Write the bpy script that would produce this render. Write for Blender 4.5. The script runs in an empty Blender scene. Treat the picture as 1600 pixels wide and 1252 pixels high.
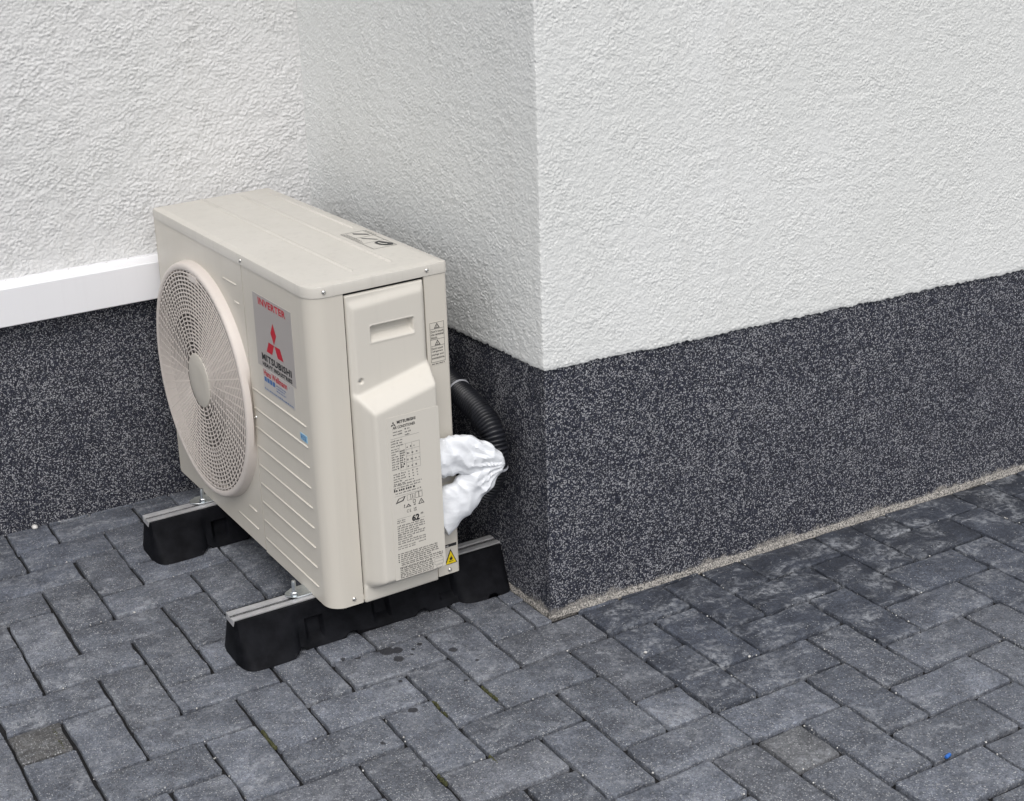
import bpy, math, random
import numpy as np
from mathutils import Vector, Matrix, noise as mnoise

random.seed(7)
rng = np.random.default_rng(11)
C = bpy.context.scene.collection
sc = bpy.context.scene
R = math.radians

# ------------------------------------------------------------------ camera
cam = bpy.data.cameras.new('camera')
cam_o = bpy.data.objects.new('camera', cam)
C.objects.link(cam_o)
cam_o.location = (-1.34998, -2.17613, 1.47576)
cam_o.rotation_euler = (1.2726205, 0.0637489, -0.4391025)
cam.sensor_fit = 'HORIZONTAL'
cam.sensor_width = 36.0
cam.lens = 36.0 * 2256.587 / 1600.0
cam.shift_x = (800.0 - 553.0) / 1600.0          # the photograph is an off-centre crop
cam.shift_y = -(626.0 - 457.16) / 1600.0
cam.clip_start = 0.05
cam.clip_end = 500.0
sc.camera = cam_o

# ------------------------------------------------------------------ sky and sun (overcast)
SUN_EL, SUN_AZ = R(54), R(203)                  # azimuth clockwise from +Y
world = bpy.data.worlds.new('World')
sc.world = world
world.use_nodes = True
wn, wl = world.node_tree.nodes, world.node_tree.links
wn.clear()
sky = wn.new('ShaderNodeTexSky')
sky.sky_type = 'NISHITA'
sky.sun_disc = False
sky.sun_elevation = SUN_EL
sky.sun_rotation = SUN_AZ
sky.air_density = 1.0
sky.dust_density = 4.0
sky.ozone_density = 1.0
hsv = wn.new('ShaderNodeHueSaturation')
hsv.inputs['Saturation'].default_value = 0.30
bg = wn.new('ShaderNodeBackground')
bg.inputs['Strength'].default_value = 0.15
wo = wn.new('ShaderNodeOutputWorld')
wl.new(sky.outputs[0], hsv.inputs['Color'])
wl.new(hsv.outputs[0], bg.inputs['Color'])
wl.new(bg.outputs[0], wo.inputs['Surface'])

sun = bpy.data.lights.new('sun', 'SUN')
sun.energy = 0.7
sun.angle = R(60)
sun.color = (1.0, 0.98, 0.955)
sun_o = bpy.data.objects.new('sun', sun)
C.objects.link(sun_o)
sd = Vector((math.sin(SUN_AZ) * math.cos(SUN_EL), math.cos(SUN_AZ) * math.cos(SUN_EL), math.sin(SUN_EL)))
sun_o.rotation_euler = sd.to_track_quat('Z', 'Y').to_euler()
sun_o.location = sd * 20

sc.view_settings.view_transform = 'Standard'
sc.view_settings.look = 'None'
sc.view_settings.gamma = 1.0
sc.view_settings.use_curve_mapping = False
sc.view_settings.exposure = 0.20
sc.render.engine = 'CYCLES'
sc.cycles.max_bounces = 8
sc.cycles.diffuse_bounces = 5

# ------------------------------------------------------------------ helpers
def tag(o, label=None, cat=None, group=None, kind=None):
    if label: o['label'] = label
    if cat: o['category'] = cat
    if group: o['group'] = group
    if kind: o['kind'] = kind
    return o

def empty(name, loc=(0, 0, 0), rz=0.0):
    o = bpy.data.objects.new(name, None)
    C.objects.link(o)
    o.location = loc
    o.rotation_euler = (0, 0, rz)
    o.empty_display_size = 0.05
    return o

def link_mesh(name, me, mat, parent=None):
    if mat is not None and not me.materials:
        me.materials.append(mat)
    o = bpy.data.objects.new(name, me)
    C.objects.link(o)
    if parent is not None:
        o.parent = parent
    return o

class MB:
    """collects vertices and faces of ONE mesh"""
    def __init__(s): s.v, s.f = [], []
    def add(s, verts, faces):
        b = len(s.v)
        s.v += [tuple(map(float, q)) for q in verts]
        s.f += [tuple(i + b for i in q) for q in faces]
        return s
    def box(s, a, b):
        x0, y0, z0 = a; x1, y1, z1 = b
        return s.add([(x0,y0,z0),(x1,y0,z0),(x1,y1,z0),(x0,y1,z0),(x0,y0,z1),(x1,y0,z1),(x1,y1,z1),(x0,y1,z1)],
                     [(0,3,2,1),(4,5,6,7),(0,1,5,4),(1,2,6,5),(2,3,7,6),(3,0,4,7)])
    def loft(s, rings, cap0=True, cap1=True, close=True):
        """rings: list of equal-length point loops"""
        n = len(rings[0]); b = len(s.v)
        for r in rings: s.v += [tuple(map(float, q)) for q in r]
        for k in range(len(rings) - 1):
            for i in range(n if close else n - 1):
                j = (i + 1) % n
                s.f.append((b+k*n+i, b+k*n+j, b+(k+1)*n+j, b+(k+1)*n+i))
        if cap0: s.f.append(tuple(b + i for i in reversed(range(n))))
        if cap1: s.f.append(tuple(b + (len(rings)-1)*n + i for i in range(n)))
        return s
    def lathe(s, prof, centre, axis, n=24, cap0=True, cap1=True):
        """prof: list of (radius, height along axis)"""
        ax = Vector(axis).normalized()
        u = ax.orthogonal().normalized(); w = ax.cross(u)
        c = Vector(centre)
        rings = [[c + ax*h + (u*math.cos(2*math.pi*i/n) + w*math.sin(2*math.pi*i/n))*r for i in range(n)] for r, h in prof]
        return s.loft(rings, cap0, cap1)
    def grid(s, P, closed_u=False):
        """P: array (nu, nv, 3)"""
        nu, nv = P.shape[:2]; b = len(s.v)
        s.v += [tuple(map(float, q)) for q in P.reshape(-1, 3)]
        for i in range(nu if closed_u else nu - 1):
            k = (i + 1) % nu
            for j in range(nv - 1):
                s.f.append((b+i*nv+j, b+k*nv+j, b+k*nv+j+1, b+i*nv+j+1))
        return s
    def mesh(s, name, smooth=None):
        me = bpy.data.meshes.new(name)
        me.from_pydata(s.v, [], s.f)
        me.validate()
        me.update()
        if smooth is not None:
            for p in me.polygons: p.use_smooth = True
            me.set_sharp_from_angle(angle=R(smooth))
        return me
    def build(s, name, mat, parent=None, smooth=None, bevel=0.0, seg=2):
        o = link_mesh(name, s.mesh(name, smooth if not bevel else None), mat, parent)
        if bevel:
            for p in o.data.polygons: p.use_smooth = True
            m = o.modifiers.new('bevel', 'BEVEL')
            m.width = bevel; m.segments = seg; m.limit_method = 'ANGLE'; m.angle_limit = R(35)
            m.harden_normals = True
        return o

def fast_grid(name, P, mat, parent=None, smooth=True):
    """dense grid, numpy to mesh"""
    nu, nv = P.shape[:2]
    me = bpy.data.meshes.new(name)
    idx = np.arange(nu*nv).reshape(nu, nv)
    q = np.stack([idx[:-1,:-1], idx[1:,:-1], idx[1:,1:], idx[:-1,1:]], -1).reshape(-1, 4)
    me.vertices.add(nu*nv)
    me.vertices.foreach_set('co', np.ascontiguousarray(P, dtype=np.float32).ravel())
    me.loops.add(q.size)
    me.loops.foreach_set('vertex_index', q.ravel().astype(np.int32))
    me.polygons.add(len(q))
    me.polygons.foreach_set('loop_start', np.arange(0, q.size, 4, dtype=np.int32))
    me.polygons.foreach_set('loop_total', np.full(len(q), 4, dtype=np.int32))
    me.update(calc_edges=True)
    if smooth: me.polygons.foreach_set('use_smooth', np.ones(len(q), dtype=bool))
    me.validate()
    return link_mesh(name, me, mat, parent)

_tab = rng.random((256, 256)) * 2 * math.pi
_gx, _gy = np.cos(_tab), np.sin(_tab)
def perlin(x, y, seed=0):
    x = x + seed*37.13; y = y + seed*91.7
    xi, yi = np.floor(x).astype(int), np.floor(y).astype(int)
    fx, fy = x - xi, y - yi
    u = fx*fx*fx*(fx*(fx*6-15)+10); v = fy*fy*fy*(fy*(fy*6-15)+10)
    def g(ix, iy, dx, dy):
        a, b = ix & 255, iy & 255
        return _gx[a, b]*dx + _gy[a, b]*dy
    n00 = g(xi, yi, fx, fy); n10 = g(xi+1, yi, fx-1, fy)
    n01 = g(xi, yi+1, fx, fy-1); n11 = g(xi+1, yi+1, fx-1, fy-1)
    return ((n00*(1-u)+n10*u)*(1-v) + (n01*(1-u)+n11*u)*v) * 1.5
def sstep(a, b, x):
    t = np.clip((x - a)/(b - a), 0, 1)
    return t*t*(3 - 2*t)

# ------------------------------------------------------------------ materials
class NT:
    def __init__(s, name):
        s.m = bpy.data.materials.new(name); s.m.use_nodes = True
        s.n = s.m.node_tree.nodes; s.l = s.m.node_tree.links
        s.n.clear()
        s.out = s.n.new('ShaderNodeOutputMaterial')
        s.b = s.n.new('ShaderNodeBsdfPrincipled')
        s.l.new(s.b.outputs[0], s.out.inputs['Surface'])
    def put(s, inp, val):
        if hasattr(val, 'is_output'): s.l.new(val, inp)
        else:
            if isinstance(val, (tuple, list)) and len(val) == 3 and inp.type == 'RGBA': val = (*val, 1)
            inp.default_value = val
    def node(s, kind, **kw):
        nd = s.n.new('ShaderNode' + kind)
        for k, v in kw.items():
            if k.startswith('i_'): s.put(nd.inputs[int(k[2:])], v)
            else: setattr(nd, k, v)
        return nd
    def pos(s): return s.node('NewGeometry').outputs['Position']
    def objpos(s): return s.node('TexCoord').outputs['Object']
    def math(s, op, a, b=0.0, c=0.0, clamp=False):
        nd = s.node('Math', operation=op, use_clamp=clamp)
        s.put(nd.inputs[0], a); s.put(nd.inputs[1], b); s.put(nd.inputs[2], c)
        return nd.outputs[0]
    def noise(s, vec, scale, detail=3.0, rough=0.5, dist=0.0):
        nd = s.node('TexNoise')
        s.put(nd.inputs['Vector'], vec); nd.inputs['Scale'].default_value = scale
        nd.inputs['Detail'].default_value = detail; nd.inputs['Roughness'].default_value = rough
        nd.inputs['Distortion'].default_value = dist
        return nd.outputs[0]
    def voro(s, vec, scale, feature='F1', out=0, rnd=1.0):
        nd = s.node('TexVoronoi', feature=feature)
        s.put(nd.inputs['Vector'], vec); nd.inputs['Scale'].default_value = scale
        nd.inputs['Randomness'].default_value = rnd
        return nd.outputs[out]
    def ramp(s, f, a, b, lo=0.0, hi=1.0):
        nd = s.node('MapRange', clamp=True, interpolation_type='SMOOTHSTEP')
        s.put(nd.inputs[0], f); s.put(nd.inputs[1], a); s.put(nd.inputs[2], b); s.put(nd.inputs[3], lo); s.put(nd.inputs[4], hi)
        return nd.outputs[0]
    def mix(s, f, a, b, mode='MIX'):
        nd = s.node('Mix', data_type='RGBA', blend_type=mode)
        s.put(nd.inputs[0], f); s.put(nd.inputs[6], a); s.put(nd.inputs[7], b)
        return nd.outputs[2]
    def scalev(s, vec, xyz, rot=(0, 0, 0)):
        nd = s.node('Mapping'); s.put(nd.inputs[0], vec)
        nd.inputs['Rotation'].default_value = rot
        nd.inputs['Scale'].default_value = xyz
        return nd.outputs[0]
    def bump(s, h, strength, dist, prev=None):
        nd = s.node('Bump'); nd.inputs['Strength'].default_value = strength; nd.inputs['Distance'].default_value = dist
        s.put(nd.inputs['Height'], h)
        if prev is not None: s.l.new(prev, nd.inputs['Normal'])
        return nd.outputs[0]
    def done(s, col, rough=0.5, normal=None, metal=0.0, spec=None):
        s.put(s.b.inputs['Base Color'], col); s.put(s.b.inputs['Roughness'], rough)
        s.put(s.b.inputs['Metallic'], metal)
        if spec is not None: s.b.inputs['Specular IOR Level'].default_value = spec
        if normal is not None: s.l.new(normal, s.b.inputs['Normal'])
        return s.m

def mat_plaster(name='white_plaster', c0=(0.705, 0.715, 0.70), c1=(0.75, 0.76, 0.75)):
    t = NT(name); p = t.pos()
    blot = t.noise(p, 1.6, 3, 0.55)
    col = t.mix(t.ramp(blot, 0.35, 0.7), c0, c1)
    grime = t.noise(p, 260, 2, 0.5)
    col = t.mix(t.ramp(grime, 0.60, 0.78, 0, 0.22), col, (0.55, 0.54, 0.52))
    # faint run-off streaks and settled dirt
    stk = t.noise(t.scalev(p, (9, 9, 0.7)), 2.2, 5, 0.6)
    col = t.mix(t.ramp(stk, 0.52, 0.75, 0, 0.14), col, (0.50, 0.49, 0.46))
    # one small dark fleck on the right-hand wall
    d = t.node('VectorMath', operation='DISTANCE'); t.put(d.inputs[0], p); d.inputs[1].default_value = (0.0757, 0.0, 0.6494)
    col = t.mix(t.ramp(d.outputs['Value'], 0.0035, 0.007, 1, 0), col, (0.12, 0.10, 0.09))
    n = t.bump(t.noise(p, 300, 4, 0.65), 0.45, 0.0018)
    n = t.bump(t.noise(p, 95, 2, 0.55, 0.6), 0.22, 0.006, n)
    return t.done(col, 0.9, n, spec=0.2)

def mat_plinth():
    t = NT('speckled_plinth'); p = t.pos()
    w = t.node('VectorMath', operation='MULTIPLY_ADD')
    nz = t.node('TexNoise'); t.put(nz.inputs['Vector'], p); nz.inputs['Scale'].default_value = 150
    t.put(w.inputs[0], nz.outputs['Color']); w.inputs[1].default_value = (0.0042, 0.0042, 0.0042); t.put(w.inputs[2], p)
    vd = t.voro(w.outputs[0], 290, 'F1', 0)
    vc = t.voro(w.outputs[0], 290, 'F1', 1)
    sep = t.node('SeparateColor'); t.put(sep.inputs[0], vc)
    dens = t.noise(p, 11, 3, 0.55)
    th = t.ramp(dens, 0.3, 0.7, 0.66, 0.54)
    fleck = t.math('MULTIPLY', t.math('GREATER_THAN', sep.outputs[0], th), t.ramp(vd, 0.32, 0.56, 1, 0))
    wn_ = t.noise(p, 215, 1.5, 0.5, 0.5)
    worm = t.ramp(t.math('ABSOLUTE', t.math('SUBTRACT', wn_, 0.5)), 0.020, 0.050, 1, 0)
    worm = t.math('MULTIPLY', worm, t.ramp(t.noise(p, 330, 1, 0.5), t.ramp(dens, 0.3, 0.7, 0.55, 0.49), 0.60))
    fleck = t.math('MAXIMUM', fleck, worm)
    bright = t.mix(t.noise(p, 210, 1), (0.15, 0.155, 0.17), (0.58, 0.58, 0.60))
    base = t.mix(t.ramp(sep.outputs[2], 0, 1), (0.009, 0.0105, 0.018), (0.028, 0.031, 0.048))
    col = t.mix(fleck, base, bright)
    # pale dust splashed up from the ground along the foot of the wall
    sx = t.node('SeparateXYZ'); t.put(sx.inputs[0], p)
    hgt = t.math('SUBTRACT', sx.outputs[2], t.math('MULTIPLY', t.noise(p, 22, 4, 0.6), 0.05))
    dens_ = t.math('MULTIPLY', t.ramp(hgt, -0.035, 0.016, 1.0, 0.0), t.ramp(sx.outputs[1], 0.0, 0.30, 1.0, 0.15))
    dust = t.math('MULTIPLY', t.ramp(t.math('SUBTRACT', t.math('MULTIPLY', dens_, 0.85), t.noise(p, 300, 3, 0.75)), -0.16, 0.10), 0.85)
    col = t.mix(dust, col, t.mix(t.ramp(t.noise(p, 280, 3, 0.7), 0.36, 0.62), (0.10, 0.095, 0.09), (0.47, 0.44, 0.40)))
    n = t.bump(t.math('SUBTRACT', 1.0, vd), 0.5, 0.0015)
    return t.done(col, 0.6, n, spec=0.3)

def mat_brick():
    t = NT('concrete_paver'); p = t.pos()
    oi = t.node('ObjectInfo')
    tone = oi.outputs['Color']
    m1 = t.noise(p, 16, 7, 0.70)
    col = t.mix(t.ramp(m1, 0.25, 0.75, 0.0, 1.0), t.mix(1.0, tone, (0.62, 0.62, 0.63), 'MULTIPLY'), t.mix(1.0, tone, (1.38, 1.38, 1.37), 'MULTIPLY'))
    gr_ = t.noise(p, 360, 4, 0.75)
    col = t.mix(1.0, col, t.mix(t.ramp(gr_, 0.30, 0.72), (0.55, 0.55, 0.56), (1.50, 1.50, 1.49)), 'MULTIPLY')
    gr2 = t.noise(p, 110, 4, 0.7)
    col = t.mix(1.0, col, t.mix(t.ramp(gr2, 0.32, 0.68), (0.78, 0.78, 0.79), (1.24, 1.24, 1.23)), 'MULTIPLY')
    # exposed aggregate grains, more of them where the surface is weathered (alpha of the object colour)
    wear = oi.outputs['Alpha']
    vd = t.voro(p, 300, 'F1', 0); vc = t.voro(p, 300, 'F1', 1)
    sep = t.node('SeparateColor'); t.put(sep.inputs[0], vc)
    th = t.ramp(wear, 0.0, 1.0, 0.95, 0.54)
    patch = t.ramp(t.noise(p, 26, 4, 0.65), 0.35, 0.65, 0.16, -0.10)
    pick = t.math('GREATER_THAN', sep.outputs[0], t.math('ADD', th, patch))
    grain = t.math('MULTIPLY', pick, t.ramp(vd, 0.25, 0.5, 1, 0))
    col = t.mix(t.math('MULTIPLY', grain, 0.8), col, t.mix(sep.outputs[1], (0.19, 0.195, 0.205), (0.50, 0.505, 0.51)))
    dk = t.math('LESS_THAN', sep.outputs[2], 0.22)
    col = t.mix(t.math('MULTIPLY', dk, t.ramp(vd, 0.3, 0.55, 0.55, 0)), col, (0.035, 0.035, 0.04))
    # lime bloom: pale scuffed patches
    ef = t.noise(t.scalev(p, (1, 1.6, 1), (0, 0, 0.5)), 11, 8, 0.72, 1.0)
    ef2 = t.noise(p, 85, 4, 0.7)
    bloom = t.math('MULTIPLY', t.ramp(ef, 0.46, 0.68), t.ramp(ef2, 0.36, 0.62))
    col = t.mix(t.math('MULTIPLY', bloom, t.ramp(wear, 0.35, 1.0, 0.85, 0.50)), col, (0.33, 0.345, 0.37))
    chip = t.math('MULTIPLY', t.ramp(t.noise(p, 60, 6, 0.75), 0.645, 0.68), t.ramp(t.noise(p, 5, 2), 0.38, 0.55))
    col = t.mix(t.math('MULTIPLY', chip, 0.8), col, (0.55, 0.55, 0.54))
    vb = t.voro(p, 135, 'F1', 0); vbc = t.node('SeparateColor'); t.put(vbc.inputs[0], t.voro(p, 135, 'F1', 1))
    big = t.math('MULTIPLY', t.math('GREATER_THAN', vbc.outputs[0], 0.93), t.ramp(vb, t.math('MULTIPLY', vbc.outputs[1], 0.2), 0.3, 1, 0))
    col = t.mix(t.math('MULTIPLY', big, t.math('MULTIPLY', wear, 0.7)), col, (0.50, 0.50, 0.49))
    # drip stains in front of the machine
    wet = None
    for x, y, r in ((-.336, .055, .016), (-.318, .047, .012), (-.329, .019, .011), (-.384, -.146, .0095), (-.224, -.005, .009), (-.352, .068, .009), (-.29, .035, .004), (-.27, .045, .005), (-.203, -.062, .004), (-.439, -.299, .007), (-.42, .075, .005), (-.395, .062, .006), (-.30, .02, .004), (-.475, -.21, .005), (-.255, -.11, .004), (-.36, -.05, .004)):
        d = t.node('VectorMath', operation='DISTANCE'); t.put(d.inputs[0], p); d.inputs[1].default_value = (x, y, 0)
        k = t.ramp(t.math('ADD', d.outputs['Value'], t.math('MULTIPLY', t.math('SUBTRACT', t.noise(p, 120, 2), .5), .009)), r*0.82, r*1.05, 0.9, 0)
        wet = k if wet is None else t.math('MAXIMUM', wet, k)
    col = t.mix(wet, col, (0.022, 0.022, 0.026))
    h = t.math('ADD', t.math('MULTIPLY', t.noise(p, 260, 4, 0.65), 0.8), t.math('MULTIPLY', t.math('SUBTRACT', 1, vd), 0.5))
    n = t.bump(h, 0.8, 0.0022)
    n = t.bump(m1, 0.25, 0.006, n)
    rg = t.ramp(m1, 0.3, 0.7, 0.62, 0.82)
    return t.done(col, rg, n, spec=0.4)

def mat_noisy(name, c0, c1, scale, rough=0.8, bumpd=0.0, bs=None, metal=0.0, spec=None, detail=4):
    t = NT(name); p = t.pos()
    f = t.noise(p, scale, detail, 0.6)
    col = t.mix(t.ramp(f, 0.3, 0.7), c0, c1)
    n = t.bump(t.noise(p, bs or scale*2, 4, 0.6), 0.6, bumpd) if bumpd else None
    return t.done(col, rough, n, metal, spec)

def mat_paint(name, col, rough=0.38, dust=0.06):
    t = NT(name); p = t.objpos()
    f = t.noise(p, 7, 4, 0.6)
    c = t.mix(t.ramp(f, 0.3, 0.75, 0, dust), col, tuple(x*0.72 for x in col))
    st = t.noise(t.scalev(p, (40, 40, 1.6)), 1.6, 4, 0.6)
    if dust: c = t.mix(t.ramp(st, 0.5, 0.78, 0, dust*1.6), c, tuple(x*0.66 for x in col))
    speck = t.noise(p, 900, 1, 0.5)
    n = t.bump(speck, 0.05, 0.0004)
    return t.done(c, t.ramp(f, 0.3, 0.7, rough-0.04, rough+0.07), n, spec=0.5)

M = {}
M['plaster'] = mat_plaster()
M['plaster_coarse_shaded'] = mat_plaster('coarse_plaster_shaded', (0.63, 0.635, 0.63), (0.68, 0.68, 0.68))  # coarse coat of the recessed left wall, its corner shade mixed into the colour
M['plinth'] = mat_plinth()
M['brick'] = mat_brick()
M['joint'] = mat_noisy('joint_sand', (0.004, 0.004, 0.005), (0.014, 0.014, 0.016), 90, 0.95, 0.002, 300)
M['mortar'] = mat_noisy('mortar', (0.03, 0.03, 0.03), (0.50, 0.47, 0.43), 300, 0.95, 0.004, 300)
M['earth'] = mat_noisy('earth', (0.07, 0.07, 0.075), (0.11, 0.11, 0.115), 8, 0.95)
M['cream'] = mat_paint('cream_paint', (0.60, 0.565, 0.50), 0.36)
M['lid'] = mat_paint('cream_paint_lid', (0.575, 0.55, 0.50), 0.34, 0.16)
M['plastic'] = mat_paint('cream_plastic', (0.615, 0.585, 0.525), 0.42)
M['guard'] = mat_paint('cream_guard_plastic', (0.64, 0.585, 0.54), 0.45)
M['dark'] = mat_noisy('coil_dark', (0.03, 0.03, 0.032), (0.07, 0.07, 0.07), 120, 0.7)
M['fan'] = mat_noisy('fan_plastic', (0.17, 0.155, 0.145), (0.22, 0.205, 0.19), 20, 0.5)
M['pvc'] = mat_paint('white_pvc', (0.80, 0.80, 0.82), 0.32, 0.05)
M['rubber'] = mat_noisy('black_rubber', (0.0025, 0.0028, 0.004), (0.0085, 0.009, 0.0115), 26, 0.6, 0.0006, 500, spec=0.10, detail=7)
M['alu'] = mat_noisy('aluminium', (0.46, 0.46, 0.47), (0.56, 0.56, 0.57), 40, 0.5, metal=0.5)
M['zinc'] = mat_noisy('zinc_plated_steel', (0.55, 0.60, 0.63), (0.74, 0.77, 0.78), 90, 0.28, metal=1.0)
M['steel'] = mat_noisy('screw_steel', (0.60, 0.59, 0.56), (0.72, 0.71, 0.68), 90, 0.3, metal=1.0)
M['hose'] = mat_noisy('black_hose', (0.008, 0.0085, 0.011), (0.014, 0.015, 0.020), 50, 0.36, spec=0.5)
M['tie'] = mat_noisy('grey_band', (0.30, 0.31, 0.34), (0.38, 0.39, 0.42), 60, 0.5)
M['silver'] = mat_paint('silver_label', (0.41, 0.385, 0.37), 0.36, 0.0)
M['red'] = mat_paint('red_print', (0.50, 0.012, 0.030), 0.4, 0.0)
M['black'] = mat_paint('black_print', (0.018, 0.018, 0.02), 0.45, 0.0)
M['greyink'] = mat_paint('grey_print', (0.10, 0.098, 0.095), 0.5, 0.0)
M['blue'] = mat_paint('blue_print', (0.06, 0.16, 0.38), 0.4, 0.0)
M['paleblue'] = mat_paint('pale_blue_sticker', (0.28, 0.50, 0.68), 0.4, 0.0)
M['sticker'] = mat_paint('pale_sticker', (0.50, 0.48, 0.46), 0.3, 0.0)
M['yellow'] = mat_paint('yellow_sticker', (0.80, 0.60, 0.01), 0.4, 0.0)
M['bluechip'] = mat_paint('blue_plastic', (0.03, 0.14, 0.48), 0.35, 0.0)
M['pebble'] = mat_noisy('pale_pebble', (0.45, 0.44, 0.42), (0.75, 0.74, 0.71), 60, 0.85, 0.001, 200)
M['moss'] = mat_noisy('moss', (0.035, 0.040, 0.014), (0.085, 0.085, 0.035), 200, 0.95, 0.002, 400)
def mat_wrap():
    t = NT('white_foil_wrap'); p = t.pos()
    f = t.noise(t.scalev(p, (0.6, 1, 1.5), (0, 0.5, 0)), 30, 3, 0.5, 1.8)
    n = t.bump(f, 0.22, 0.006)
    n = t.bump(t.voro(p, 38, 'DISTANCE_TO_EDGE'), 0.10, 0.004, n)
    m = t.done(t.mix(t.ramp(f, 0.3, 0.7), (0.70, 0.72, 0.75), (0.77, 0.79, 0.82)), 0.32, n, spec=0.5)
    return m
M['wrap'] = mat_wrap()

# ================================================================== GROUND
ground = MB().add([(-60,-60,-.06),(60,-60,-.06),(60,60,-.06),(-60,60,-.06)], [(0,1,2,3)]).build('ground', M['earth'])
tag(ground, kind='structure')

# paving: herringbone grid measured in the photograph
BO = np.array([0.05984, -0.11723]); WY = 0.030755; PU, PV = 0.1, 0.100835
def uv2w(u, v):
    a, b = PU*u, -PV*v
    return np.array([BO[0] + math.cos(WY)*a - math.sin(WY)*b, BO[1] + math.sin(WY)*a + math.cos(WY)*b])
WALL_A_Y = 0.985
BYAW = 0.03515
JOINT = 0.0070
pavement = MB().add([(-5,-5,-.011),(5,-5,-.011),(5,1.1,-.011),(-5,1.1,-.011)], [(0,1,2,3)]).build('pavement', M['joint'])
tag(pavement, kind='structure')

def clip(poly, n, k):
    """keep the side n.p <= k"""
    out = []
    for i in range(len(poly)):
        a, b = poly[i], poly[(i+1) % len(poly)]
        da, db = n @ a - k, n @ b - k
        if da <= 0: out.append(a)
        if (da < 0 < db) or (db < 0 < da): out.append(a + (b-a)*da/(da-db))
    return out
def area(p):
    return abs(sum(p[i][0]*p[(i+1)%len(p)][1] - p[(i+1)%len(p)][0]*p[i][1] for i in range(len(p))))/2

def brick_mesh(poly, seed, rough_edge=True, thick=0.04):
    """chamfered block from a convex polygon (counter-clockwise, local coordinates), worn edges"""
    rr = random.Random(seed)
    pts = []
    n = len(poly)
    for i in range(n):
        a, b = Vector(poly[i]), Vector(poly[(i+1) % n])
        L = (b-a).length; d = (b-a).normalized() if L > 1e-6 else Vector((1, 0)); nn = Vector((d.y, -d.x))
        c = min(0.0030, L*0.2)
        k = max(1, int(L/0.024)) if rough_edge else 1
        for j in range(k+1):
            t = c + (L-2*c)*j/k
            e = (rr.gauss(0, 0.0010) if rough_edge else 0)
            pts.append((a + d*t + nn*(e - (0.0004 if 0 < j < k else 0.0)), nn, e))
    cx = sum(p[0].x for p in pts)/len(pts); cy = sum(p[0].y for p in pts)/len(pts)
    def ring(ins, z, jit):
        r = []
        for p, nn, e in pts:
            v = Vector((cx, cy)) - p
            q = p + v.normalized()*min(ins + jit*abs(rr.gauss(0, 1)), v.length*0.6)
            r.append((q.x, q.y, z + (rr.gauss(0, 0.0003) if jit else 0)))
        return r
    m = MB()
    m.loft([ring(0.0, -thick, 0), ring(0.0, -0.0026, 0), ring(0.0007, -0.0008, 0.0004), ring(0.0030, 0.0, 0.0006)], cap0=False)
    me = m.mesh('brick', 50)
    me.materials.append(M['brick'])
    return me

variants = {}
def get_variant(kind, i):
    if (kind, i) not in variants:
        L, W = (2*PU, PV) if kind == 'full' else (PU, PV)
        a, b = (L-JOINT)/2, (W-JOINT)/2
        variants[kind, i] = brick_mesh([(-a,-b),(a,-b),(a,b),(-a,b)], 100*i + (7 if kind == 'full' else 31))
    return variants[kind, i]

def cell_bricks(u0, u1, v0, v1):
    """the herringbone: seams at u=0 and u=-11 where the courses shift and half blocks fill the gaps"""
    for v in range(v0, v1):
        for u in range(u0, u1):
            zone = 0 if u >= 0 else (1 if u >= -11 else 2)
            hm, vm = ((3, 1), (1, 3), (3, 1))[zone]
            s = (u + v) % 4
            lo, hi = ((0, 99), (-11, 0), (-99, -11))[zone]
            if s == hm:
                if u + 1 < hi: yield ('H', u, v)
                else: yield ('h', u, v)
            elif s == vm: yield ('V', u, v)
            elif s == (hm + 1) % 4 and u == lo: yield ('h', u, v)

nB = np.array([math.cos(BYAW), math.sin(BYAW)])
cam_xy = np.array([cam_o.location.x, cam_o.location.y])
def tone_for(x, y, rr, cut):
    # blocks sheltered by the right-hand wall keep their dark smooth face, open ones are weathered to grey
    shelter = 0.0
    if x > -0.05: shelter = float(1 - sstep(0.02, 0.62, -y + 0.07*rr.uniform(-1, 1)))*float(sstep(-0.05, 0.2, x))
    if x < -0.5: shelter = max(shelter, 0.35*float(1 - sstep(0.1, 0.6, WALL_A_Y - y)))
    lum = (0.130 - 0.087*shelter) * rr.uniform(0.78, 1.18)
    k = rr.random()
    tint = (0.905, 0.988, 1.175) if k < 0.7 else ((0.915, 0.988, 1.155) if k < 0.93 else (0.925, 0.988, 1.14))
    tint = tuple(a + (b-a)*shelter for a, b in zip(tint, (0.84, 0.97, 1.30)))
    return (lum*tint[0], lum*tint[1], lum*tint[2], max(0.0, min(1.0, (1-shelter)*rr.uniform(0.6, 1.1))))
SPECIAL = {('h', 0, 4): (0.122, 0.126, 0.134, 0.6), ('h', -11, -3): (0.090, 0.089, 0.088, 0.8)}

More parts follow.
